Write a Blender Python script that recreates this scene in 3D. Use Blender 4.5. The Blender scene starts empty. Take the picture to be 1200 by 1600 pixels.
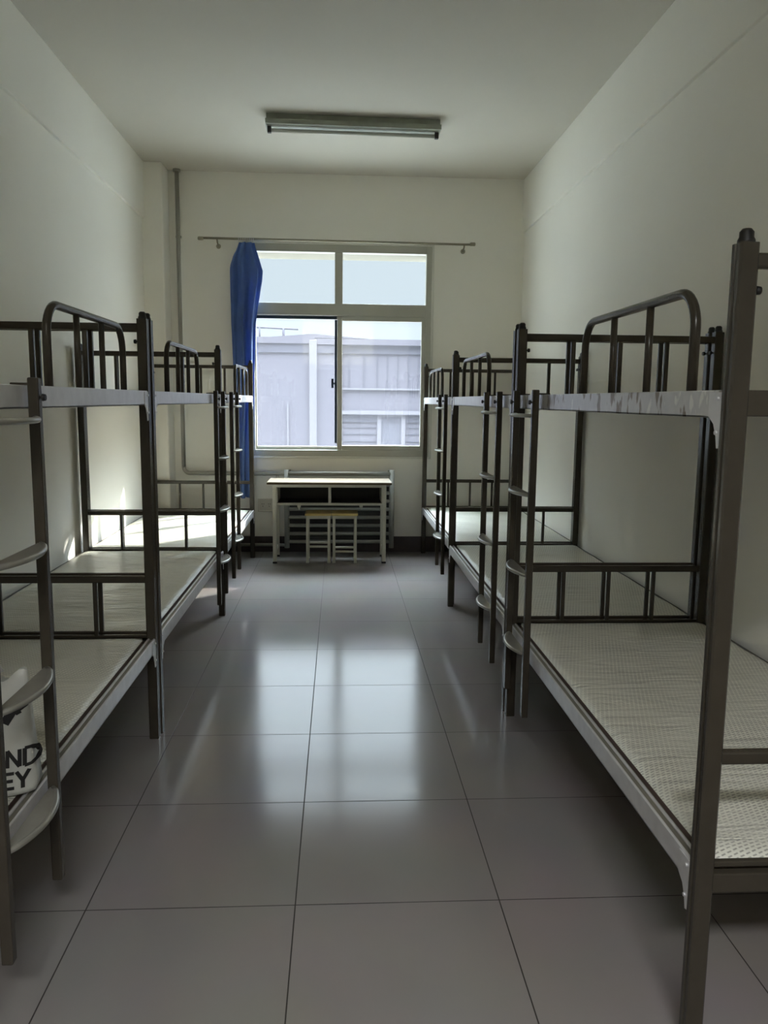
import bpy, bmesh, math, random
from mathutils import Vector, Matrix
random.seed(7)
S = bpy.context.scene
COL = S.collection

# ------------------------------------------------------------------ camera
cam_d = bpy.data.cameras.new('camera')
cam_d.sensor_fit = 'HORIZONTAL'; cam_d.sensor_width = 36.0; cam_d.lens = 1243.0 / 1200 * 36
cam_d.clip_start = 0.05; cam_d.clip_end = 300
cam = bpy.data.objects.new('camera', cam_d); COL.objects.link(cam)
r = Vector((0.99838031, -0.05592105, 0.01046846))
u = Vector((-0.00257432, 0.13941172, 0.99023116))
f = Vector((0.05683419, 0.98865424, -0.13904196))
m = Matrix(((r.x, u.x, -f.x), (r.y, u.y, -f.y), (r.z, u.z, -f.z))).to_4x4()
m.translation = (0.12342798, -2.1474204, 1.45981115)
cam.matrix_world = m
S.camera = cam

# ------------------------------------------------------------------ light
S.view_settings.view_transform = 'Standard'; S.view_settings.look = 'None'
S.view_settings.gamma = 1; S.view_settings.use_curve_mapping = False
S.view_settings.exposure = 0.72
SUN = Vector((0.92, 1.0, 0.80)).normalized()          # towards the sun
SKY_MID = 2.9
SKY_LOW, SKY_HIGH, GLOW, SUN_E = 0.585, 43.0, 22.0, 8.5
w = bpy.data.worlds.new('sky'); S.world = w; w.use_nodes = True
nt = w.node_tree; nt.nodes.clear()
def wn(t, **k):
    n = nt.nodes.new(t)
    for a, b in k.items(): setattr(n, a, b)
    return n
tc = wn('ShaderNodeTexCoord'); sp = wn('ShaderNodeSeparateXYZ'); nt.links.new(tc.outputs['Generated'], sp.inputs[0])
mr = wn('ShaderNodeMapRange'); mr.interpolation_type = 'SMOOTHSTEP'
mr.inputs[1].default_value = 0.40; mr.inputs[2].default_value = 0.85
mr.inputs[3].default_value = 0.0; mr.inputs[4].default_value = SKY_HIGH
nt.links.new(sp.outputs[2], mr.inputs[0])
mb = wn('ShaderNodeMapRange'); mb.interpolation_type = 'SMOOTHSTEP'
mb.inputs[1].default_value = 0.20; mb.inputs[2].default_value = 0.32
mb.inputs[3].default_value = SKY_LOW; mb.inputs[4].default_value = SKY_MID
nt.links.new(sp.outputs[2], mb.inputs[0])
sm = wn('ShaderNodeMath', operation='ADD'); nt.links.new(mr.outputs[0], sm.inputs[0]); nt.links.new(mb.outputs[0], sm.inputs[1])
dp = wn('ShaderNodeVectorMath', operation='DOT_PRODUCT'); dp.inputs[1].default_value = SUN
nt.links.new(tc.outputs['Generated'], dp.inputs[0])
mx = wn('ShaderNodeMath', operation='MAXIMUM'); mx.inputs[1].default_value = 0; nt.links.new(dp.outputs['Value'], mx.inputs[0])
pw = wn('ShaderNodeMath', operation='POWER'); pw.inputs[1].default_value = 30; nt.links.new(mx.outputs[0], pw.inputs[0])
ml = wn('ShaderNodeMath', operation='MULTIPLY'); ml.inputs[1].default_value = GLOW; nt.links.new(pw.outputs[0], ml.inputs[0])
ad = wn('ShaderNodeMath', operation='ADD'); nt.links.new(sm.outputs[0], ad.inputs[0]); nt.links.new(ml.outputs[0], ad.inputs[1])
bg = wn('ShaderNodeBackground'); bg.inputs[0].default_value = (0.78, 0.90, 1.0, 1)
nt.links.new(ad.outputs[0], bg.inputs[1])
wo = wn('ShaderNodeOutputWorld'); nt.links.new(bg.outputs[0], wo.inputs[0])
sd = bpy.data.lights.new('sun', 'SUN'); sd.energy = SUN_E; sd.angle = math.radians(0.8); sd.color = (1.0, 0.95, 0.86)
so = bpy.data.objects.new('sun', sd); COL.objects.link(so)
so.rotation_euler = SUN.to_track_quat('Z', 'Y').to_euler(); so.location = (8, 14, 10)
# added fill lamp in the unseen corridor, shining through the opening above the door
dl = bpy.data.lights.new('fill_lamp', 'AREA'); dl.shape = 'RECTANGLE'; dl.size = 1.4; dl.size_y = 0.30; dl.energy = 72; dl.color = (0.96, 0.98, 1.0)
do = bpy.data.objects.new('fill_lamp', dl); COL.objects.link(do); do.location = (.10, -3.60, 3.29)
do.rotation_euler = Vector((0, -.70, .72)).to_track_quat('Z', 'Y').to_euler()
try:
    S.cycles.max_bounces = 14; S.cycles.diffuse_bounces = 10; S.cycles.transparent_max_bounces = 16
except Exception: pass

# ------------------------------------------------------------------ materials
def mat(name, col, rough=0.5, metal=0.0, var=0.0, vscale=6.0, bump=0.0, bscale=60.0, spec=0.5, coat=0.0):
    M = bpy.data.materials.new(name); M.use_nodes = True
    t = M.node_tree; b = t.nodes['Principled BSDF']
    b.inputs['Base Color'].default_value = (*col, 1); b.inputs['Roughness'].default_value = rough
    b.inputs['Metallic'].default_value = metal; b.inputs['Specular IOR Level'].default_value = spec
    b.inputs['Coat Weight'].default_value = coat; b.inputs['Coat Roughness'].default_value = 0.15
    if var or bump:
        co = t.nodes.new('ShaderNodeTexCoord')
    if var:
        n = t.nodes.new('ShaderNodeTexNoise'); n.inputs['Scale'].default_value = vscale; n.inputs['Detail'].default_value = 5
        t.links.new(co.outputs['Object'], n.inputs['Vector'])
        rmp = t.nodes.new('ShaderNodeValToRGB')
        rmp.color_ramp.elements[0].position = 0.3; rmp.color_ramp.elements[1].position = 0.7
        rmp.color_ramp.elements[0].color = tuple(c * (1 - var) for c in col) + (1,)
        rmp.color_ramp.elements[1].color = tuple(min(1, c * (1 + var)) for c in col) + (1,)
        t.links.new(n.outputs[0], rmp.inputs[0]); t.links.new(rmp.outputs[0], b.inputs['Base Color'])
    if bump:
        n2 = t.nodes.new('ShaderNodeTexNoise'); n2.inputs['Scale'].default_value = bscale; n2.inputs['Detail'].default_value = 4
        t.links.new(co.outputs['Object'], n2.inputs['Vector'])
        bp = t.nodes.new('ShaderNodeBump'); bp.inputs['Strength'].default_value = bump; bp.inputs['Distance'].default_value = 0.01
        t.links.new(n2.outputs[0], bp.inputs['Height']); t.links.new(bp.outputs[0], b.inputs['Normal'])
    return M

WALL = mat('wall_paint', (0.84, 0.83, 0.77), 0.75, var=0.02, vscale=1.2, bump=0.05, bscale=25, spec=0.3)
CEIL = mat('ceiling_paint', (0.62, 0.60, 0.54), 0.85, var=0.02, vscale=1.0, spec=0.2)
SKIRT = mat('dark_skirting_tile', (0.035, 0.022, 0.024), 0.35, var=0.3, vscale=9)
STEEL = mat('khaki_steel_paint', (0.050, 0.042, 0.031), 0.24, metal=0.0, var=0.10, vscale=14, bump=0.04, bscale=120, spec=0.35)
RAILM = mat('silver_rail_paint', (0.64, 0.63, 0.64), 0.34, metal=0.35, var=0.08, vscale=18, bump=0.05, bscale=90)
BLACK = mat('black_plastic', (0.012, 0.011, 0.011), 0.45)
PLY = mat('plywood', (0.60, 0.52, 0.42), 0.7, var=0.15, vscale=20)
CREAM = mat('cream_steel_paint', (0.50, 0.49, 0.41), 0.4, metal=0.1, var=0.05)
EDGE = mat('brown_pad_edge', (0.16, 0.11, 0.09), 0.7)
OAK = mat('pale_yellow_board', (0.095, 0.068, 0.036), 0.7, var=0.07, vscale=10, spec=0.2)
OAK2 = mat('yellow_stool_board', (0.55, 0.42, 0.16), 0.45, var=0.07, vscale=10)
DARK = mat('dark_steel_sheet', (0.022, 0.021, 0.02), 0.5)
PVC = mat('window_plastic', (0.44, 0.44, 0.38), 0.35, var=0.03)
PVCW = mat('white_window_trim', (0.66, 0.66, 0.60), 0.4)
SEAL = mat('dark_teal_seal', (0.01, 0.03, 0.06), 0.5)
PIPE = mat('grey_pipe_paint', (0.36, 0.35, 0.31), 0.4, metal=0.2, var=0.05)
RADM = mat('radiator_paint', (0.34, 0.34, 0.31), 0.45, var=0.08)
ROD = mat('curtain_rod_metal', (0.33, 0.31, 0.24), 0.35, metal=0.5)
LAMP = mat('fitting_grey_green', (0.27, 0.29, 0.24), 0.5, var=0.15, vscale=10)
TREAD = mat('worn_tread_steel', (0.30, 0.29, 0.255), 0.28, metal=0.45, var=0.08, vscale=20)
LEDGE = mat('ledge_khaki_paint', (0.20, 0.185, 0.15), 0.4, metal=0.2, var=0.1)
TUBE = mat('unlit_tube', (0.50, 0.52, 0.47), 0.25)
CONC = mat('concrete_ground', (0.12, 0.118, 0.112), 0.9, var=0.1, vscale=0.5)
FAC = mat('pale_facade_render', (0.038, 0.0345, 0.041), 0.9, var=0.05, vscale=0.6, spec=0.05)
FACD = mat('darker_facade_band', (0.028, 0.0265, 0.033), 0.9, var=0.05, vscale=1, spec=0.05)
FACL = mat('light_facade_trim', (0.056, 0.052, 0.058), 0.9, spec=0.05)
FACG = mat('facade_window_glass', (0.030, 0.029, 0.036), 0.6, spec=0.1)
SOFF = mat('cream_exterior_render', (0.15, 0.135, 0.105), 0.8)
SOCK = mat('socket_white', (0.55, 0.53, 0.47), 0.4)
RINGW = mat('white_curtain_ring', (0.75, 0.75, 0.75), 0.4)

def peeling(name):
    M = mat(name, (0.55, 0.54, 0.54), 0.28, metal=0.3); t = M.node_tree; b = t.nodes['Principled BSDF']
    co = t.nodes.new('ShaderNodeTexCoord'); mp = t.nodes.new('ShaderNodeMapping'); mp.inputs['Scale'].default_value = (1, 1, 0.45)
    n = t.nodes.new('ShaderNodeTexNoise'); n.inputs['Scale'].default_value = 22; n.inputs['Detail'].default_value = 3
    t.links.new(co.outputs['Object'], mp.inputs[0]); t.links.new(mp.outputs[0], n.inputs['Vector'])
    rp = t.nodes.new('ShaderNodeValToRGB'); e = rp.color_ramp.elements
    e[0].position = 0.40; e[0].color = (0.16, 0.12, 0.09, 1); e[1].position = 0.45; e[1].color = (0.56, 0.55, 0.55, 1)
    x = e.new(0.62); x.color = (0.50, 0.49, 0.50, 1); x = e.new(0.66); x.color = (0.70, 0.69, 0.66, 1)
    t.links.new(n.outputs[0], rp.inputs[0]); t.links.new(rp.outputs[0], b.inputs['Base Color'])
    return M
PEEL = peeling('rail_with_torn_film')

def floor_mat():
    M = mat('polished_floor_tile', (0.40, 0.37, 0.355), 0.1); t = M.node_tree; b = t.nodes['Principled BSDF']; L = t.links
    co = t.nodes.new('ShaderNodeTexCoord')
    br = t.nodes.new('ShaderNodeTexBrick'); br.offset = 0; br.squash = 1
    br.inputs['Scale'].default_value = 1; br.inputs['Brick Width'].default_value = 0.6; br.inputs['Row Height'].default_value = 0.6
    br.inputs['Mortar Size'].default_value = 0.0020; br.inputs['Mortar Smooth'].default_value = 0.2
    br.inputs['Color1'].default_value = (0.230, 0.212, 0.205, 1); br.inputs['Color2'].default_value = (0.218, 0.202, 0.195, 1)
    br.inputs['Mortar'].default_value = (0.035, 0.03, 0.027, 1)
    L.new(co.outputs['Object'], br.inputs['Vector'])
    n = t.nodes.new('ShaderNodeTexNoise'); n.inputs['Scale'].default_value = 2.2; n.inputs['Detail'].default_value = 6
    L.new(co.outputs['Object'], n.inputs['Vector'])
    mxn = t.nodes.new('ShaderNodeMix'); mxn.data_type = 'RGBA'; mxn.blend_type = 'OVERLAY'; mxn.inputs[0].default_value = 0.12
    L.new(br.outputs['Color'], mxn.inputs[6]); L.new(n.outputs[1], mxn.inputs[7]); L.new(mxn.outputs[2], b.inputs['Base Color'])
    rr = t.nodes.new('ShaderNodeMapRange'); rr.inputs[3].default_value = 0.10; rr.inputs[4].default_value = 0.19
    L.new(n.outputs[0], rr.inputs[0])
    mm = t.nodes.new('ShaderNodeMath'); mm.operation = 'MAXIMUM'; L.new(rr.outputs[0], mm.inputs[0])
    m2 = t.nodes.new('ShaderNodeMath'); m2.operation = 'MULTIPLY'; m2.inputs[1].default_value = 0.8
    L.new(br.outputs['Fac'], m2.inputs[0]); L.new(m2.outputs[0], mm.inputs[1]); L.new(mm.outputs[0], b.inputs['Roughness'])
    bp = t.nodes.new('ShaderNodeBump'); bp.invert = True; bp.inputs['Strength'].default_value = 0.4; bp.inputs['Distance'].default_value = 0.002
    L.new(br.outputs['Fac'], bp.inputs['Height']); L.new(bp.outputs[0], b.inputs['Normal'])
    b.inputs['Specular IOR Level'].default_value = 0.38
    return M
FLOOR = floor_mat()

def mat_mattress():
    # light foam pad printed with rows of little dark dashes, under a clear crinkled film
    M = mat('printed_pad_in_film', (0.55, 0.54, 0.48), 0.45, coat=0.35); t = M.node_tree; b = t.nodes['Principled BSDF']; L = t.links
    b.inputs['Coat Roughness'].default_value = 0.22
    co = t.nodes.new('ShaderNodeTexCoord'); mp = t.nodes.new('ShaderNodeMapping')
    mp.inputs['Rotation'].default_value = (0, 0, math.radians(-24)); L.new(co.outputs['Object'], mp.inputs[0])
    br = t.nodes.new('ShaderNodeTexBrick'); br.offset = 0.5; br.inputs['Scale'].default_value = 1
    br.inputs['Brick Width'].default_value = 0.0185; br.inputs['Row Height'].default_value = 0.0105
    br.inputs['Mortar Size'].default_value = 0.0036; br.inputs['Mortar Smooth'].default_value = 0.25
    L.new(mp.outputs[0], br.inputs['Vector'])
    rp = t.nodes.new('ShaderNodeValToRGB'); e = rp.color_ramp.elements
    e[0].position = 0.05; e[0].color = (0.20, 0.19, 0.165, 1); e[1].position = 0.55; e[1].color = (0.80, 0.79, 0.70, 1)
    L.new(br.outputs['Fac'], rp.inputs[0])
    nz = t.nodes.new('ShaderNodeTexNoise'); nz.inputs['Scale'].default_value = 5; L.new(co.outputs['Object'], nz.inputs['Vector'])
    sc = t.nodes.new('ShaderNodeMapRange'); sc.inputs[1].default_value = 0.35; sc.inputs[2].default_value = 0.65
    sc.inputs[3].default_value = 0.25; sc.inputs[4].default_value = 0.75; L.new(nz.outputs[0], sc.inputs[0])
    mi = t.nodes.new('ShaderNodeMix'); mi.data_type = 'RGBA'
    L.new(sc.outputs[0], mi.inputs[0]); L.new(rp.outputs[0], mi.inputs[6]); mi.inputs[7].default_value = (0.72, 0.71, 0.63, 1)
    L.new(mi.outputs[2], b.inputs['Base Color'])
    mp2 = t.nodes.new('ShaderNodeMapping'); mp2.inputs['Scale'].default_value = (2.5, 14, 1); L.new(co.outputs['Object'], mp2.inputs[0])
    w2 = t.nodes.new('ShaderNodeTexNoise'); w2.inputs['Scale'].default_value = 1.6; w2.inputs['Detail'].default_value = 4
    w2.inputs['Distortion'].default_value = 1.2; L.new(mp2.outputs[0], w2.inputs['Vector'])
    bp = t.nodes.new('ShaderNodeBump'); bp.inputs['Strength'].default_value = 0.8; bp.inputs['Distance'].default_value = 0.012
    L.new(w2.outputs[0], bp.inputs['Height']); L.new(bp.outputs[0], b.inputs['Normal']); L.new(bp.outputs[0], b.inputs['Coat Normal'])
    return M
PAD = mat_mattress()

def glass_mat(name, dust, tint=(0.97, 0.985, 0.98)):
    M = bpy.data.materials.new(name); M.use_nodes = True; t = M.node_tree; t.nodes.clear(); L = t.links
    tr = t.nodes.new('ShaderNodeBsdfTransparent'); tr.inputs[0].default_value = (*tint, 1)
    gl = t.nodes.new('ShaderNodeBsdfGlossy'); gl.inputs['Roughness'].default_value = 0.02
    df = t.nodes.new('ShaderNodeBsdfTranslucent'); df.inputs[0].default_value = (0.85, 0.85, 0.95, 1)
    lw = t.nodes.new('ShaderNodeLayerWeight'); lw.inputs[0].default_value = 0.5
    p5 = t.nodes.new('ShaderNodeMath'); p5.operation = 'POWER'; p5.inputs[1].default_value = 4.0; L.new(lw.outputs['Facing'], p5.inputs[0])
    fr = t.nodes.new('ShaderNodeMath'); fr.operation = 'MULTIPLY_ADD'; fr.inputs[1].default_value = 0.9; fr.inputs[2].default_value = 0.03
    L.new(p5.outputs[0], fr.inputs[0])
    m1 = t.nodes.new('ShaderNodeMixShader'); m2 = t.nodes.new('ShaderNodeMixShader'); o = t.nodes.new('ShaderNodeOutputMaterial')
    m1.inputs[0].default_value = dust; L.new(tr.outputs[0], m1.inputs[1]); L.new(df.outputs[0], m1.inputs[2])
    L.new(fr.outputs[0], m2.inputs[0]); L.new(m1.outputs[0], m2.inputs[1]); L.new(gl.outputs[0], m2.inputs[2]); L.new(m2.outputs[0], o.inputs[0])
    return M
GLASS = glass_mat('window_glass', 0.0); GLASSD = glass_mat('dusty_window_glass', 0.012)

def curtain_mat():
    M = mat('blue_curtain_cloth', (0.10, 0.18, 0.40), 0.75, var=0.12, vscale=8); t = M.node_tree; b = t.nodes['Principled BSDF']
    tl = t.nodes.new('ShaderNodeBsdfTranslucent'); tl.inputs[0].default_value = (0.12, 0.26, 0.82, 1)
    ms = t.nodes.new('ShaderNodeMixShader'); ms.inputs[0].default_value = 0.2
    o = t.nodes['Material Output']
    t.links.new(b.outputs[0], ms.inputs[1]); t.links.new(tl.outputs[0], ms.inputs[2]); t.links.new(ms.outputs[0], o.inputs[0])
    return M
CURT = curtain_mat()
def bag_mat():
    M = mat('white_plastic_bag_film', (0.68, 0.68, 0.64), 0.35, bump=0.5, bscale=22); t = M.node_tree; b = t.nodes['Principled BSDF']
    tl = t.nodes.new('ShaderNodeBsdfTranslucent'); tl.inputs[0].default_value = (0.6, 0.6, 0.56, 1)
    ms = t.nodes.new('ShaderNodeMixShader'); ms.inputs[0].default_value = 0.3; o = t.nodes['Material Output']
    t.links.new(b.outputs[0], ms.inputs[1]); t.links.new(tl.outputs[0], ms.inputs[2]); t.links.new(ms.outputs[0], o.inputs[0])
    return M
BAG = bag_mat()

# ------------------------------------------------------------------ helpers
def box(bm, x0, x1, y0, y1, z0, z1, bev=0.0):
    x0, x1 = min(x0, x1), max(x0, x1); y0, y1 = min(y0, y1), max(y0, y1)
    v = [bm.verts.new(p) for p in ((x0,y0,z0),(x1,y0,z0),(x1,y1,z0),(x0,y1,z0),(x0,y0,z1),(x1,y0,z1),(x1,y1,z1),(x0,y1,z1))]
    fs = [bm.faces.new([v[i] for i in q]) for q in ((3,2,1,0),(4,5,6,7),(0,1,5,4),(1,2,6,5),(2,3,7,6),(3,0,4,7))]
    if bev:
        es = list({e for fc in fs for e in fc.edges})
        bmesh.ops.bevel(bm, geom=es, offset=bev, segments=2, profile=0.5, affect='EDGES')
def tube(bm, pts, rad, n=12, closed=False, sq=None):
    pts = [Vector(p) for p in pts]; rings = []
    N = len(pts); up0 = None
    for i, p in enumerate(pts):
        if closed: d = (pts[(i+1) % N] - pts[i-1])
        else: d = pts[min(i+1, N-1)] - pts[max(i-1, 0)]
        d.normalize()
        if up0 is None:
            a = Vector((0,0,1)) if abs(d.z) < 0.9 else Vector((1,0,0))
            up0 = (a - d * a.dot(d)).normalized()
        else:
            up0 = (up0 - d * up0.dot(d)).normalized()
        s = d.cross(up0)
        rr = rad[i] if isinstance(rad, (list, tuple)) else rad
        rings.append([bm.verts.new(p + (up0 * math.cos(2*math.pi*k/n) + s * math.sin(2*math.pi*k/n)) * rr) for k in range(n)])
    M_ = N if closed else N - 1
    for i in range(M_):
        A, B = rings[i], rings[(i+1) % N]
        for k in range(n):
            fc = bm.faces.new((A[k], A[(k+1) % n], B[(k+1) % n], B[k])); fc.smooth = True
    if not closed:
        bm.faces.new(rings[0][::-1]); bm.faces.new(rings[-1])
def prism(bm, poly, z0, z1):
    a = [bm.verts.new((x, y, z0)) for x, y in poly]; b = [bm.verts.new((x, y, z1)) for x, y in poly]
    bm.faces.new(a[::-1]); bm.faces.new(b)
    for i in range(len(poly)):
        j = (i+1) % len(poly); bm.faces.new((a[i], a[j], b[j], b[i]))
def obj(name, bm, m, parent=None, loc=None, recalc=True):
    if recalc: bmesh.ops.recalc_face_normals(bm, faces=bm.faces[:])
    me = bpy.data.meshes.new(name); bm.to_mesh(me); bm.free(); me.materials.append(m)
    o = bpy.data.objects.new(name, me); COL.objects.link(o)
    if parent: o.parent = parent
    if loc: o.location = loc
    return o
def tag(o, label=None, cat=None, group=None, kind=None):
    if label: o['label'] = label
    if cat: o['category'] = cat
    if group: o['group'] = group
    if kind: o['kind'] = kind
    return o
def thing(name, label, cat, loc=(0,0,0), rz=0, group=None):
    o = bpy.data.objects.new(name, None); COL.objects.link(o); o.location = loc; o.rotation_euler.z = rz
    return tag(o, label, cat, group)
def bxo(name, b, m, parent=None, bev=0.0):
    bm = bmesh.new(); box(bm, *b, bev=bev); return obj(name, bm, m, parent)
def struct(name, b, m, label=None):
    o = bxo(name, b, m); o['kind'] = 'structure'
    if label: o['label'] = label
    return o

# ------------------------------------------------------------------ room shell
XL, XR, YB, YN, H = -1.60, 1.845, 5.47, -2.95, 3.49
struct('floor', (XL-.25, XR+.25, YN-.25, YB+.25, -.12, 0), FLOOR, 'polished grey square floor tiles with thin dark joints')
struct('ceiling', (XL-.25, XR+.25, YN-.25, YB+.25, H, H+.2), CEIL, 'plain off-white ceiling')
def side_wall(name, x, s, label):
    bm = bmesh.new()
    box(bm, x, x + s*.25, YN-.25, YB+.25, 0, H)
    box(bm, x - s*.022, x + s*.01, YN, YB, 3.015, H, bev=.004)    # shallow beam along the top
    if s < 0: box(bm, x - .01, x + .18, 5.20, YB, 0, H, bev=.012)  # boxed corner column
    o = obj(name, bm, WALL); o['kind'] = 'structure'; o['label'] = label
side_wall('wall_left', XL, -1, 'left off-white wall behind the left bunk beds, with a boxed corner')
side_wall('wall_right', XR, 1, 'right off-white wall behind the right bunk beds')
WX0, WX1, WZ0, WZ1 = -0.735, 1.005, 0.905, 2.895
bm = bmesh.new()
T = .26
box(bm, XL, WX0, YB, YB+T, 0, H); box(bm, WX1, XR, YB, YB+T, 0, H)
box(bm, WX0, WX1, YB, YB+T, 0, WZ0); box(bm, WX0, WX1, YB, YB+T, WZ1, H)
o = obj('wall_back', bm, WALL); o['kind'] = 'structure'; o['label'] = 'far wall with the window in it'
bm = bmesh.new()
box(bm, XL, -.60, YN-.2, YN, 0, H); box(bm, .80, XR, YN-.2, YN, 0, H)
box(bm, -.60, .80, YN-.2, YN, 0, 2.15); box(bm, -.60, .80, YN-.2, YN, 3.0, H)  # gap above the door added to let the fill lamp in
o = obj('wall_front', bm, WALL); o['kind'] = 'structure'
bm = bmesh.new()     # unseen corridor shell added around the fill lamp, closing off the sky
box(bm, XL, XR, -5.1, -5.0, 0, H); box(bm, XL-.1, XL, -5.1, YN-.2, 0, H); box(bm, XR, XR+.1, -5.1, YN-.2, 0, H)
box(bm, XL-.1, XR+.1, -5.1, YN-.2, H, H+.1); box(bm, XL-.1, XR+.1, -5.1, YN-.2, -.1, 0)
o = obj('wall_added_corridor', bm, WALL); o['kind'] = 'structure'
struct('door_1', (-.35, .55, YN+.002, YN+.045, 0, 2.05), CREAM)
# outside skin: cream render on reveal soffit / canopy
struct('trim_2', (WX0, WX1, YB+.078, YB+.40, 2.805, WZ1), SOFF, 'cream rendered lintel above the window outside')
for nm, b in (('baseboard_back', (XL+.18, XR, YB-.012, YB, 0, .15)), ('baseboard_left', (XL, XL+.012, YN, 5.20, 0, .15)),
              ('baseboard_right', (XR-.012, XR, YN, YB-.012, 0, .15))):
    struct(nm, b, SKIRT, 'dark brown tiled skirting')

# ------------------------------------------------------------------ window
win = bpy.data.objects.new('window_1', None); COL.objects.link(win)
win.location = (0.135, YB, WZ0); win['kind'] = 'structure'; win['label'] = 'large window with two upper panes and two sliding lower panes'
def wpart(name, boxes, m, bev=.003, parent=win):
    bm = bmesh.new()
    for b in boxes: box(bm, b[0]-.135, b[1]-.135, b[2]-YB, b[3]-YB, b[4]-WZ0, b[5]-WZ0, bev=bev)
    return obj(name, bm, m, parent)
y0, y1 = YB-.012, YB+.075
wpart('window_trim', [(WX0, WX0+.022, y0-.006, y1, WZ0, WZ1), (WX1-.022, WX1, y0-.006, y1, WZ0, WZ1),
                      (WX0, WX1, y0-.006, y1, WZ1-.022, WZ1), (WX0, WX1, y0-.006, y1, WZ0, WZ0+.02)], PVCW)
wpart('window_frame', [(WX0+.02, -.665, y0, y1, WZ0+.02, WZ1-.02), (.932, WX1-.02, y0, y1, WZ0+.02, WZ1-.02),
                       (-.665, .932, y0, y1, 2.805, WZ1-.02), (-.665, .932, y0, y1, WZ0+.02, .985),
                       (-.665, .932, y0, y1, 2.235, 2.345), (.082, .155, y0+.008, y1, 2.345, 2.805)], PVC)
def sash(name, x0, x1, z0, z1, ya, yb, ws, glass):
    s_ = wpart(name, [(x0, x0+ws[0], ya, yb, z0, z1), (x1-ws[1], x1, ya, yb, z0, z1),
                      (x0+ws[0], x1-ws[1], ya, yb, z0, z0+ws[2]), (x0+ws[0], x1-ws[1], ya, yb, z1-ws[3], z1)], PVC, bev=.004)
    bm = bmesh.new(); ym = (ya+yb)/2 - YB
    box(bm, x0+ws[0]-.135, x1-ws[1]-.135, ym-.002, ym+.002, z0+ws[2]-WZ0, z1-ws[3]-WZ0)
    g = obj('pane', bm, glass, s_); return s_
for x0, x1 in ((-.665, .082), (.155, .932)):
    wpart('pane', [(x0, x1, YB+.03, YB+.034, 2.345, 2.805)], GLASS, bev=0)
sl = sash('sliding_sash', -.665, .150, .985, 2.235, YB+.036, YB+.066, (.012, .045, .032, .03), GLASSD)
sr = sash('sliding_sash', .105, .932, .985, 2.235, YB+.0, YB+.032, (.047, .035, .045, .045), GLASSD)
wpart('window_seal', [(-.66, .10, YB+.028, YB+.034, 2.205, 2.232), (.082, .104, YB+.016, YB+.034, 1.05, 2.20)], SEAL, bev=.001)
wpart('window_handle', [(.050, .072, YB+.010, YB+.034, 1.57, 1.66), (.050, .095, YB+.022, YB+.036, 1.60, 1.625)], SEAL, bev=.003, parent=sl)

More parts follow.
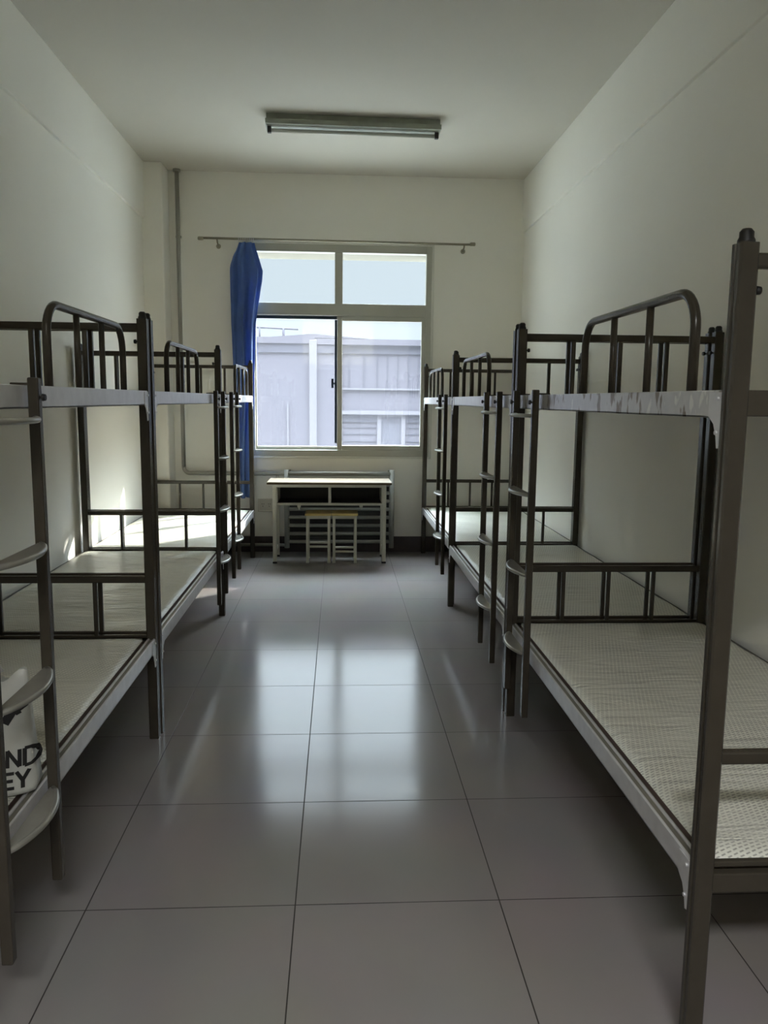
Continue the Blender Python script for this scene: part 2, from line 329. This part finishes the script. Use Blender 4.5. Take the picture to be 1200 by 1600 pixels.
# ------------------------------------------------------------------ bunk beds
ZR0, ZR1 = 1.430, 1.488      # upper rails
LR0, LR1 = 0.388, 0.448      # lower rails
def bunk(xa, s, v0, L, lad, arch, label, mlabel, peel=False, W=0.925, zt=1.775):
    """xa aisle face x, s=+1 right side, v0 near end, L length; lad/arch = (near,far) world y; u runs from aisle to wall"""
    root = thing('bunk_bed', label, 'bunk bed', (xa, v0, 0), 0, 'steel bunk beds along both walls')
    def B_(bm, u0, u1, a, b, z0, z1, bev=.003): box(bm, s*u0, s*u1, a, b, z0, z1, bev=bev)
    P = 0.040
    for ui in (0, 1):
        for vi in (0, 1):
            ua = 0 if ui == 0 else W - P; va = 0 if vi == 0 else L - P
            bm = bmesh.new()
            g0, g1, gd = va + P*.36, va + P*.64, .004      # groove down the face
            fo = 0 if ui == 0 else P
            if ui == 0: poly = [(0,va+.004),(.004,va),(P-.004,va),(P,va+.004),(P,va+P-.004),(P-.004,va+P),(.004,va+P),(0,va+P-.004),(0,g1),(gd,g1-.002),(gd,g0+.002),(0,g0)]
            else: poly = [(ua,va+.004),(ua+.004,va),(ua+P-.004,va),(ua+P,va+.004),(ua+P,va+P-.004),(ua+P-.004,va+P),(ua+.004,va+P),(ua,va+P-.004)]
            prism(bm, [(s*a, b) for a, b in poly], 0, zt)
            p = obj('post', bm, STEEL, root)
            bm = bmesh.new(); c = (s*(ua+P/2), va+P/2)
            tube(bm, [(c[0], c[1], zt-.002), (c[0], c[1], zt+.006), (c[0], c[1], zt+.012), (c[0], c[1], zt+.022), (c[0], c[1], zt+.028)], [.017, .017, .014, .014, .009], 14)
            obj('post_cap', bm, BLACK, p)
            bm = bmesh.new(); kx = ua + P if ui == 0 else ua; dr = 1 if ui == 0 else -1
            tube(bm, [(s*kx, c[1], 1.685), (s*(kx+dr*.006), c[1], 1.685), (s*(kx+dr*.007), c[1], 1.685), (s*(kx+dr*.016), c[1], 1.685)], [.004, .004, .009, .008], 10)
            obj('bolt_knob', bm, BLACK, p)
    # side rails
    for (z0, z1, up) in ((ZR0, ZR1, True), (LR0, LR1, False)):
        for wall in (False, True):
            bm = bmesh.new()
            if not wall:
                B_(bm, .004, .012, P-.004, L-P+.004, z0, z1, .002)          # outer web
                B_(bm, .004, .034, P-.004, L-P+.004, z0, z0+.006, .002)
                B_(bm, .026, .034, P-.004, L-P+.004, z0, z1, .002)
            else:
                B_(bm, W-.036, W-.006, P-.004, L-P+.004, z0, z1, .003)
            ro = obj('side_rail', bm, (PEEL if (peel and up) else RAILM) if not wall else STEEL, root)
            if not wall:
                lb = bmesh.new(); B_(lb, .010, .040, P-.004, L-P+.004, z1-.014, z1-.004, .003); obj('support_ledge', lb, LEDGE, ro)
                for vv, dv in ((P, 1), (L-P, -1)):                       # end gusset plates hanging below the rail
                    bm = bmesh.new()
                    pts = [(vv, z1-.004), (vv, z0-.060), (vv+dv*.010, z0-.063), (vv+dv*.016, z0-.038), (vv+dv*.030, z0-.012), (vv+dv*.055, z0+.004), (vv+dv*.055, z1-.004)]
                    a = [bm.verts.new((s*.0015, y_, z_)) for y_, z_ in pts]; b = [bm.verts.new((s*.0055, y_, z_)) for y_, z_ in pts]
                    bm.faces.new(a); bm.faces.new(b[::-1])
                    for i in range(len(pts)):
                        j = (i+1) % len(pts); bm.faces.new((a[i], a[j], b[j], b[i]))
                    for dz in (z1-.018, z0-.03):
                        tube(bm, [(s*.002, vv+dv*.012, dz), (-s*.003, vv+dv*.012, dz)], .0045, 8)
                    obj('corner_bracket', bm, RAILM, ro)
    # end rails, end guards
    for vi in (0, 1):
        va = .008 if vi == 0 else L - .032
        for z0, z1 in ((ZR0+.005, ZR1), (LR0, LR0+.045)):
            bm = bmesh.new(); B_(bm, P-.002, W-P+.002, va, va+.024, z0, z1); obj('end_rail', bm, STEEL, root)
        for zb, zt_, wd in ((ZR1, 1.757, .020), (.452, .716, .018)):
            bm = bmesh.new(); B_(bm, P-.002, W-P+.002, va+.001, va+.025, zt_-.030, zt_, .005)
            if zb < 1: B_(bm, P-.002, W-P+.002, va+.004, va+.020, .447, .460, .003)
            g = obj('end_guard', bm, STEEL, root)
            for k in (1, 2, 3):
                uc = P + (W-2*P)*k/4
                bm = bmesh.new(); B_(bm, uc-wd/2, uc+wd/2, va+.004, va+.004+wd, zb-.003, zt_-.026, .004)
                obj('baluster', bm, STEEL, g)
    # boards
    for z in (LR0+.012, ZR0+.018):
        bm = bmesh.new(); B_(bm, .056, W-.040, .036, L-.036, z, z+.018, .002)
        for k in range(5):
            vv = .15 + (L-.3)*k/4; B_(bm, .034, W-.036, vv-.02, vv+.02, z-.012, z, 0)
        obj('bunk_board', bm, PLY, root)
    # arched guard on the aisle rail
    a0, a1 = arch[0]-v0, arch[1]-v0; R_ = .085; zt2 = 1.714; uu = .020
    pts = [(s*uu, a0, ZR1-.01), (s*uu, a0, zt2-R_)]
    pts += [(s*uu, a0+R_-R_*math.cos(t_*math.pi/16), zt2-R_+R_*math.sin(t_*math.pi/16)) for t_ in range(1, 9)]
    pts += [(s*uu, a1-R_+R_*math.sin(t_*math.pi/16), zt2-R_+R_*math.cos(t_*math.pi/16)) for t_ in range(0, 9)]
    pts += [(s*uu, a1, ZR1-.01)]
    bm = bmesh.new(); tube(bm, pts, .0118, 14); g = obj('guard_rail', bm, STEEL, root)
    for k in (1, 2):
        bm = bmesh.new(); vv = a0 + (a1-a0)*k/3; tube(bm, [(s*uu, vv, ZR1-.01), (s*uu, vv, zt2-.004)], .0098, 12); obj('baluster', bm, STEEL, g)
    # ladder
    l0, l1 = lad[0]-v0, lad[1]-v0; sw = .027
    bm = bmesh.new()
    for vv in (l0, l1-sw): B_(bm, -.030, -.003, vv, vv+sw, .165, 1.507, .004)
    for vv in (l0, l1-sw): B_(bm, -.004, .040, vv+.004, vv+sw-.004, ZR1, ZR1+.006, .002)     # hooks over the rail
    ld = obj('ladder', bm, STEEL, root)
    for z in (1.405, 1.088, .760, .430):
        bm = bmesh.new(); n = 12; b0, b1 = l0+sw-.006, l1-sw+.006
        inner = [(-s*.010, b0 + (b1-b0)*i/n) for i in range(n+1)]
        outer = [(-s*(.016 + .046*math.sin(math.pi*i/n)**.75), b0 + (b1-b0)*i/n) for i in range(n+1)]
        for zz0, zz1 in ((z-.002, z+.004),):
            q = [[bm.verts.new((x_, y_, zz)) for x_, y_ in ring] for ring in (inner, outer) for zz in (zz0, zz1)]
            for i in range(n):
                bm.faces.new((q[0][i], q[0][i+1], q[2][i+1], q[2][i])); bm.faces.new((q[1][i], q[3][i], q[3][i+1], q[1][i+1]))
                bm.faces.new((q[0][i], q[1][i], q[1][i+1], q[0][i+1]))
        tube(bm, [(x_, y_, z) for x_, y_ in outer], .0078, 10)
        obj('ladder_tread', bm, TREAD, ld)
    for vv in (l0+sw/2, l1-sw/2):
        bm = bmesh.new(); tube(bm, [(-s*.029, vv, 1.458), (-s*.034, vv, 1.458), (-s*.035, vv, 1.458), (-s*.043, vv, 1.458)], [.004, .004, .0095, .008], 10)
        obj('bolt_knob', bm, BLACK, ld)
    # pad on the lower bunk: a thing of its own
    pr = thing('mattress', mlabel, 'mattress', (xa, v0, LR0+.030), 0, 'film-wrapped pads on the lower bunks')
    bm = bmesh.new(); u0_, u1_, w0, w1 = .050, W-.012, .040, L-.030; nx, ny = 26, 56; th = .036
    rnd = random.Random(int(v0*100)+int(s*7))
    ph = [rnd.uniform(0, 6.28) for _ in range(6)]
    top = []
    for j in range(ny+1):
        row = []
        for i in range(nx+1):
            a, b = i/nx, j/ny
            e = min(1, min(a, 1-a)*22) ** .5 if 0 < a < 1 else 0
            e *= min(1, min(b, 1-b)*40) ** .5 if 0 < b < 1 else 0
            wv = .0022*math.sin(38*b + 4*math.sin(3*a+ph[0])+ph[1]) * (.4+.6*math.sin(5*b+ph[2])**2) + .0015*math.sin(11*a+21*b+ph[3])
            uu_ = u0_ + (u1_-u0_)*a; vv_ = w0 + (w1-w0)*b
            if (uu_ > W-.045 or uu_ < P+.02) and (vv_ < .05 or vv_ > L-.05): uu_ = min(max(uu_, P+.02), W-.045)
            row.append(bm.verts.new((s*uu_, vv_, th*.78 + (th*.22 + wv)*e)))
        top.append(row)
    for j in range(ny):
        for i in range(nx):
            fc = bm.faces.new((top[j][i], top[j][i+1], top[j+1][i+1], top[j+1][i])); fc.smooth = True
    rim = [top[0][i] for i in range(nx+1)] + [top[j][nx] for j in range(1, ny+1)] + [top[ny][i] for i in range(nx-1, -1, -1)] + [top[j][0] for j in range(ny-1, 0, -1)]
    low = [bm.verts.new((v.co.x, v.co.y, 0)) for v in rim]
    for i in range(len(rim)):
        j = (i+1) % len(rim); bm.faces.new((rim[i], rim[j], low[j], low[i])).material_index = 1
    bm.faces.new(low[::-1]).material_index = 1
    po = obj('pad', bm, PAD, pr); po.data.materials.append(EDGE)
    return root

bunk(-.650, -1, -.775, 1.985, (-.440, -.085), (.107, .874), 'left-hand bunk bed nearest the camera, its ladder at the frame edge by the bag',
     'patterned pad in clear film under the white plastic bag')
bunk(-.645, -1, 1.225, 1.965, (2.80, 3.135), (1.600, 2.395), 'middle bunk bed on the left, sunlight falling on its far end',
     'patterned pad on the middle left lower bunk')
bunk(-.652, -1, 3.205, 1.985, (3.56, 3.90), (4.07, 4.86), 'left-hand bunk bed farthest away, in front of the blue curtain',
     'sunlit pad on the farthest left lower bunk beside the blue curtain')
bunk(.908, 1, -.575, 1.985, (.95, 1.31), (-.350, .466), 'right-hand bunk bed nearest the camera, torn film on its upper rail',
     'large patterned pad in clear film on the nearest right lower bunk', peel=True)
bunk(.905, 1, 1.43, 1.975, (1.64, 2.00), (2.13, 3.00), 'middle bunk bed on the right, between the nearest and the farthest',
     'patterned pad on the middle right lower bunk')
bunk(.920, 1, 3.43, 1.985, (3.68, 4.05), (4.20, 5.03), 'right-hand bunk bed farthest away, standing at the window wall',
     'pad on the farthest right lower bunk by the window wall')

# ------------------------------------------------------------------ plastic bag on the near left pad
bx, by, bz = -.805, -.135, .457
bag = thing('plastic_bag', 'white plastic carrier bag with black lettering standing on the nearest left pad', 'bag', (bx, by, bz))
BW, BH = .30, .31
def bag_front(x, z):       # local y of the front skin
    a = max(0.0, 1 - (x/(BW*.53))**2); t_ = max(0, min(1, z/BH))
    d = .075 * (1-t_)**.55 + .012
    return -d * a**.45 + .006*math.sin(23*x + 9*z) * a
bm = bmesh.new(); nx, nz = 28, 26; F, Bk = [], []
for j in range(nz+1):
    z = BH*j/nz; hw = BW/2*(1 - .10*(j/nz)**1.5 - .03*math.sin(math.pi*j/nz)); fr, br_ = [], []
    for i in range(nx+1):
        x = -hw + 2*hw*i/nx; y = bag_front(x*(BW/2)/hw*.999, z)
        zz = z + ((.016*math.sin(6.5*x/BW*3) - .012) * (j/nz)**4)
        fr.append(bm.verts.new((x, y, zz)))
        br_.append(fr[-1] if i in (0, nx) else bm.verts.new((x, -y*.9 + .004, zz)))
    F.append(fr); Bk.append(br_)
for j in range(nz):
    for i in range(nx):
        for G in (F, Bk):
            q = (G[j][i], G[j][i+1], G[j+1][i+1], G[j+1][i]); fc = bm.faces.new(q); fc.smooth = True
bm.faces.new([F[0][i] for i in range(nx+1)] + [Bk[0][i] for i in range(nx-1, 0, -1)])
obj('bag_body', bm, BAG, bag)
for k in (0, 1):
    bm = bmesh.new(); sgn = -1 if k == 0 else 1
    pts = [(-.065 + .13*i/14, sgn*.010, BH - .01 + .075*math.sin(math.pi*i/14)) for i in range(15)]
    tube(bm, pts, .005, 8); obj('bag_handle', bm, BAG, bag)
def hwz(z):
    return BW/2*(1 - .10*(z/BH)**1.5 - .03*math.sin(math.pi*z/BH))
def ribbon(bm, pts, wdt):
    P_ = []
    for a, b in zip(pts[:-1], pts[1:]):
        n = max(2, int((Vector(b)-Vector(a)).length/.004)); P_ += [Vector(a).lerp(Vector(b), i/n) for i in range(n)]
    P_.append(Vector(pts[-1])); prev = None
    for i, p in enumerate(P_):
        d = (P_[min(i+1, len(P_)-1)] - P_[max(i-1, 0)]).normalized(); nrm = Vector((-d.y, d.x))*wdt/2
        cur = []
        for k in range(5):
            q = p + nrm*(k/2-1); hw = hwz(max(0, min(BH, q.y)))
            cur.append(bm.verts.new((q.x, bag_front(q.x*(BW/2)/hw, q.y) - .0022, q.y)))
        if prev:
            for k in range(4): bm.faces.new((prev[k], prev[k+1], cur[k+1], cur[k]))
        prev = cur
bm = bmesh.new()
def glyph(c, x, z, h, w_):
    g = {'A': [[(0,0),(.5,1),(1,0)], [(.22,.32),(.78,.32)]], 'N': [[(0,0),(0,1)], [(0,1),(1,0)], [(1,0),(1,1)]],
         'D': [[(0,0),(0,1)], [(0,1),(.5,.98),(.85,.8),(1,.5),(.85,.2),(.5,.02),(0,0)]],
         'E': [[(0,0),(0,1)], [(0,.93),(1,.93)], [(0,.5),(.9,.5)], [(0,.07),(1,.07)]], 'Y': [[(0,1),(.5,.45)], [(1,1),(.5,.45)], [(.5,.48),(.5,0)]]}[c]
    for st in g: ribbon(bm, [(x + a*w_, z + b*h) for a, b in st], .0085)
for c, x in (('A', .058), ('N', .095), ('D', .131)): glyph(c, x, .072, .044, .026)
for c, x in (('E', .083), ('Y', .114)): glyph(c, x, .016, .044, .026)
obj('lettering', bm, BLACK, bag)
bm = bmesh.new(); ribbon(bm, [(.088, .185), (.104, .212), (.132, .232)], .022); ribbon(bm, [(.112, .222), (.120, .205)], .012)
obj('logo', bm, BLACK, bag)

# ------------------------------------------------------------------ desk
dk = thing('desk', 'pale wood topped metal desk with two open compartments under the window', 'desk', (.042, 5.07, 0))
def dpart(name, boxes, m, parent=dk, bev=.003, o0=(.042, 5.07)):
    bm = bmesh.new()
    for b in boxes: box(bm, b[0]-o0[0], b[1]-o0[0], b[2]-o0[1], b[3]-o0[1], b[4], b[5], bev=bev)
    return obj(name, bm, m, parent)
dpart('desk_top', [(-.512, .596, 4.875, 5.275, .713, .735)], OAK, bev=.006)
for x0 in (-.464, .513):
    for ya in (4.895, 5.215):
        lg = dpart('leg', [(x0, x0+.035, ya, ya+.035, .012, .712)], CREAM, bev=.004)
        dpart('foot_cap', [(x0-.003, x0+.038, ya-.003, ya+.038, 0, .018)], BLACK, parent=lg, bev=.004)
dpart('compartment_shell', [(-.43, .515, 4.90, 5.24, .526, .546), (-.43, .515, 4.895, 4.915, .688, .713), (-.43, -.42, 4.92, 5.24, .546, .713),
      (.505, .515, 4.92, 5.24, .546, .713)], CREAM, bev=.002)
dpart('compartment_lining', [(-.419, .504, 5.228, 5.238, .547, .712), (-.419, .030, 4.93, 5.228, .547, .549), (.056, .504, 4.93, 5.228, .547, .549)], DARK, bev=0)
dpart('divider', [(.031, .054, 4.898, 5.228, .547, .712)], CREAM, bev=.002)
for x0 in (-.245, .308):
    dpart('bag_hook', [(x0, x0+.03, 4.905, 4.93, .506, .527), (x0+.010, x0+.022, 4.905, 4.915, .486, .508)], CREAM)
dpart('foot_rail', [(-.459, -.439, 4.93, 5.215, .09, .12), (.523, .543, 4.93, 5.215, .09, .12)], CREAM)

def stool(x, y, rz, zbar, label):
    st = thing('stool', label, 'stool', (x, y, 0), rz, 'stools under the desk')
    bm = bmesh.new(); box(bm, -.118, .118, -.125, .125, .432, .452, bev=.006); obj('seat', bm, OAK2, st)
    bm = bmesh.new(); box(bm, -.108, .108, -.115, .115, .405, .432, bev=.003); obj('seat_frame', bm, CREAM, st)
    for sx in (-1, 1):
        for sy in (-1, 1):
            bm = bmesh.new(); box(bm, sx*.108-(.024 if sx > 0 else 0), sx*.108+(.024 if sx < 0 else 0), sy*.115-(.024 if sy > 0 else 0), sy*.115+(.024 if sy < 0 else 0), .01, .406, bev=.003)
            l_ = obj('leg', bm, CREAM, st)
            bm = bmesh.new(); cx, cy = sx*.096, sy*.103; box(bm, cx-.014, cx+.014, cy-.014, cy+.014, 0, .014, bev=.003); obj('foot_cap', bm, CREAM, l_)
    for sy, z in ((-1, zbar), (1, zbar)):
        bm = bmesh.new(); box(bm, -.085, .085, sy*.103-.008, sy*.103+.008, z-.009, z+.009, bev=.002); obj('stretcher', bm, CREAM, st)
    for sx in (-1, 1):
        bm = bmesh.new(); box(bm, sx*.096-.008, sx*.096+.008, -.092, .092, zbar+.03, zbar+.048, bev=.002); obj('stretcher', bm, CREAM, st)
stool(-.060, 5.02, 0.0, .150, 'left one of the two small square stools under the desk')
stool(.178, 5.02, 0.0, .105, 'right one of the two small square stools under the desk')

# ------------------------------------------------------------------ radiator and pipes
rd = thing('radiator', 'grey horizontal-tube radiator on the wall behind the desk', 'radiator', (.13, 5.40, 0))
zs = [.11 + .0785*k for k in range(8)]
for z in zs:
    bm = bmesh.new(); tube(bm, [(-.49, 0, z), (.49, 0, z)], .017, 12); obj('radiator_tube', bm, RADM, rd)
for x in (-.50, .50):
    bm = bmesh.new(); tube(bm, [(x, 0, .05), (x, 0, .80 if x < 0 else .80)], .024, 14); obj('header_pipe', bm, RADM, rd)
bm = bmesh.new()
for k in range(len(zs)-1): box(bm, -.475, .475, .004, .03, zs[k]+.013, zs[k+1]-.013)
obj('gap_panel', bm, DARK, rd)  # dark panel filling the gaps between the tubes
bm = bmesh.new(); tube(bm, [(-.49, 0, .765), (.49, 0, .765)], .020, 12); tube(bm, [(-.47, .0, .79), (-.47, .06, .79)], .01, 8); tube(bm, [(.47, .0, .79), (.47, .06, .79)], .01, 8)
obj('top_tube', bm, PIPE, rd)
def arc_pts(c, r_, a0, a1, ax, n=6):
    return [(c[0] + (r_*math.cos(a0+(a1-a0)*i/n)), c[1], c[2] + r_*math.sin(a0+(a1-a0)*i/n)) for i in range(n+1)]
bm = bmesh.new()
tube(bm, [(-1.335, 5.43, H)] + [(-1.335, 5.43, .82)] + arc_pts((-1.275, 5.43, .82), .06, math.pi, 1.5*math.pi, 0) + [(-.45, 5.43, .76), (-.37, 5.40, .76)], .019, 14)
pp = tag(obj('heating_pipe', bm, PIPE), 'grey pipe running down from the ceiling in the left corner and along to the radiator', 'pipe')
bm = bmesh.new()
for z in (2.9, 1.6): box(bm, -1.360, -1.310, 5.44, YB, z, z+.02, bev=.002)
tube(bm, [(-1.335, 5.43, H-.02), (-1.335, 5.43, H)], .034, 14)
obj('pipe_clip', bm, PIPE, pp)
bm = bmesh.new(); tube(bm, [(-1.38, 5.425, .075), (-.45, 5.425, .075), (-.392, 5.40, .075)], .015, 12)
tube(bm, [(-.455, 5.43, .085), (-.455, 5.43, .745)], .012, 10)
tag(obj('return_pipe', bm, PIPE), 'low pipe running along the skirting to the left of the desk', 'pipe')

sk = thing('wall_socket', 'square pale wall socket left of the desk leg', 'socket', (-.571, YB, .455))
bm = bmesh.new(); box(bm, -.072, .072, -.012, 0, -.058, .058, bev=.004); box(bm, -.078, .078, -.018, -.012, -.064, -.052, bev=.002); box(bm, -.078, .078, -.018, -.012, .052, .064, bev=.002)
box(bm, -.078, -.066, -.018, -.012, -.06, .06, bev=.002); box(bm, .066, .078, -.018, -.012, -.06, .06, bev=.002)
obj('plate', bm, SOCK, sk)
bm = bmesh.new()
for x in (-.03, .03):
    for dx, dz in ((-.008, .01), (.008, .01), (0, -.012)): box(bm, x+dx-.0025, x+dx+.0025, -.0135, -.0115, dz-.006, dz+.006)
obj('socket_slots', bm, DARK, sk)

# ------------------------------------------------------------------ curtain rod and curtain
yr, zr = 5.375, 2.888
rod = thing('curtain_rod', 'thin metal curtain rod above the window', 'curtain rod', (.11, yr, zr))
bm = bmesh.new(); tube(bm, [(-1.22, 0, .004), (1.22, 0, -.004)], .0105, 12); obj('pole', bm, ROD, rod)
for x in (-1.235, 1.235):
    bm = bmesh.new(); sg = 1 if x > 0 else -1
    tube(bm, [(x-sg*.025, 0, 0), (x-sg*.018, 0, 0), (x+sg*.02, 0, 0), (x+sg*.026, 0, 0)], [.0105, .017, .017, .010], 12); obj('finial', bm, ROD, rod)
for x in (-1.09, 1.16):
    bm = bmesh.new(); tube(bm, [(x, 0, -.005), (x, .03, -.03), (x, YB-yr, -.05)], .007, 8)
    tube(bm, [(x, YB-yr-.008, -.05), (x, YB-yr, -.05)], .022, 12); obj('bracket', bm, ROD, rod)
cu = thing('curtain', 'bright blue curtain bunched at the left side of the window', 'curtain', (-.745, yr, 0))
prof = [(2.855, -.785, -.645), (2.80, -.805, -.632), (2.74, -.838, -.610), (2.65, -.866, -.585), (2.61, -.869, -.571), (2.53, -.868, -.578), (2.40, -.867, -.600),
        (2.28, -.863, -.622), (2.15, -.862, -.640), (2.0, -.856, -.648), (1.77, -.850, -.655), (1.36, -.838, -.668), (1.0, -.835, -.690), (.76, -.832, -.706), (.62, -.838, -.704), (.545, -.832, -.712)]
def pin(z):
    for (za, la, ra), (zb_, lb, rb) in zip(prof[:-1], prof[1:]):
        if za >= z >= zb_:
            t_ = (za-z)/(za-zb_); t_ = t_*t_*(3-2*t_)*.3 + t_*.7; return la+(lb-la)*t_, ra+(rb-ra)*t_
    return prof[-1][1:]
bm = bmesh.new(); NZ, NA = 96, 96; rings = []
for j in range(NZ+1):
    z = 2.855 + (.545-2.855)*j/NZ; l_, r_ = pin(z); cx, hw = (l_+r_)/2 + .745, (r_-l_)/2
    ring = []
    for i in range(NA):
        a = 2*math.pi*i/NA
        fold = .34*math.sin(8*a + .9*math.sin(z*2.2) + 1.3*z) + .16*math.sin(13*a - 2.1*z) * min(1, (2.9-z)*2)
        amp = .62 if z > 2.6 else .8
        dpt = min(.075, hw*.75)
        x = cx + hw*math.cos(a)*(1 + fold*.45*abs(math.sin(a))) + .010*math.sin(8*a + 1.3*z)*abs(math.sin(a)); y = dpt*math.sin(a)*(.8 + fold*1.6*amp)
        ring.append(bm.verts.new((x, y, z + (.012*math.sin(5*a) if j == NZ else 0))))
    rings.append(ring)
for j in range(NZ):
    for i in range(NA):
        fc = bm.faces.new((rings[j][i], rings[j][(i+1) % NA], rings[j+1][(i+1) % NA], rings[j+1][i])); fc.smooth = True
obj('cloth', bm, CURT, cu)
for k in range(9):
    x = -.040 + .0165*k + .0; bm = bmesh.new()
    tube(bm, [(x, .0145*math.cos(t_*math.pi/8), zr + .0145*math.sin(t_*math.pi/8)) for t_ in range(16)], .0022, 6, closed=True)
    tube(bm, [(x, 0, zr-.015), (x, 0, zr-.045)], .003, 6)
    obj('curtain_ring', bm, RINGW, cu)

# ------------------------------------------------------------------ ceiling light
lt = thing('ceiling_light', 'long unlit fluorescent batten on the ceiling', 'light', (.225, 3.99, H), math.radians(1.4))
bm = bmesh.new(); box(bm, -.63, .63, -.05, .06, -.045, 0, bev=.004); obj('housing', bm, LAMP, lt)
bm = bmesh.new()
a = [(-.075, -.048), (-.070, -.080), (.090, -.088), (.085, -.046)]
v0_ = [bm.verts.new((-.635, p[0], p[1]+.004)) for p in a]; v1_ = [bm.verts.new((.635, p[0], p[1]+.004)) for p in a]
bm.faces.new(v0_); bm.faces.new(v1_[::-1])
for i in range(4): bm.faces.new((v0_[i], v0_[(i+1) % 4], v1_[(i+1) % 4], v1_[i]))
obj('reflector', bm, LAMP, lt)
bm = bmesh.new(); tube(bm, [(-.595, .0, -.103), (.595, .0, -.103)], .013, 14); obj('tube', bm, TUBE, lt)
for x in (-.61, .61):
    bm = bmesh.new(); box(bm, x-.014, x+.014, -.016, .016, -.122, -.078, bev=.003); obj('lamp_holder', bm, DARK, lt)

# ------------------------------------------------------------------ outside
struct('ground', (-40, 40, YB+.5, 70, -3.3, -3.2), CONC)
Y = 25.0
bd = thing('building', 'long pale rendered building facing the window, with a white pilaster', 'building', (0, Y, -3.2))
def bpart(name, boxes, m, parent=bd, bev=0.0):
    bm = bmesh.new()
    for b in boxes: box(bm, b[0], b[1], b[2]-Y, b[3]-Y, b[4]+3.2, b[5]+3.2, bev=bev)
    return obj(name, bm, m, parent)
bpart('wall', [(-9, .20, Y, Y+9, -3.2, 3.05), (.20, 9, Y+.12, Y+9, -3.2, 3.05)], FAC)
bpart('parapet_band', [(-9, .2, Y-.06, Y+.3, 3.0, 3.30), (.2, 9, Y+.05, Y+.4, 3.0, 3.28)], FACD)
bpart('coping', [(-9, -.7, Y-.12, Y+.5, 3.30, 3.50), (-.7, 9, Y-.10, Y+.5, 3.28, 3.47)], FAC)
bm = bmesh.new()
tri = [(-2.3, 3.49), (-.73, 3.62), (1.1, 3.48)]
v0_ = [bm.verts.new((x, -.1, z+3.2)) for x, z in tri]; v1_ = [bm.verts.new((x, .5, z+3.2)) for x, z in tri]
bm.faces.new(v0_); bm.faces.new(v1_[::-1])
for i in range(3): bm.faces.new((v0_[i], v0_[(i+1) % 3], v1_[(i+1) % 3], v1_[i]))
obj('gable', bm, FAC, bd)
bpart('pilaster', [(-.87, -.62, Y-.16, Y+.1, -3.2, 3.42)], FACL, bev=.02)
bpart('downpipe', [(-1.62, -1.57, Y-.08, Y, -3.2, 1.3)], FACL)
bpart('string_course', [(.2, 9, Y+.02, Y+.14, 1.80, 1.86), (.2, 9, Y-.10, Y+.14, .98, 1.10)], FACL)
bpart('recessed_band', [(.2, 9, Y+.06, Y+.13, .72, .98)], FACD)
bpart('cladding_seam', [(x, x+.03, Y+.09, Y+.13, 1.86, 3.0) for x in (.45, .95, 1.40, 1.75, 2.1, 2.45, 2.8, 3.2)] + [(.3, 9, Y+.09, Y+.13, z, z+.025) for z in (.52, .30, .05, -.2)], FACD)
bw = bpart('window', [(1.42, 1.56, Y+.02, Y+.14, -.15, .98), (2.24, 2.38, Y+.02, Y+.14, -.15, .98), (1.56, 2.24, Y+.02, Y+.14, -.15, -.03), (1.56, 2.24, Y+.02, Y+.14, .90, .98)], FACL)
bpart('pane', [(1.56, 2.24, Y+.08, Y+.125, -.03, .90)], FACG, parent=bw)
bm = bmesh.new()
tube(bm, [(-2.7, .4, 7.05), (-1.25, .4, 7.00)], .03, 8); tube(bm, [(-1.75, .4, 6.6), (-1.75, .4, 7.02)], .04, 8); tube(bm, [(-2.55, .4, 6.6), (-2.55, .4, 7.04)], .03, 8)
obj('roof_pipe', bm, FACD, bd)
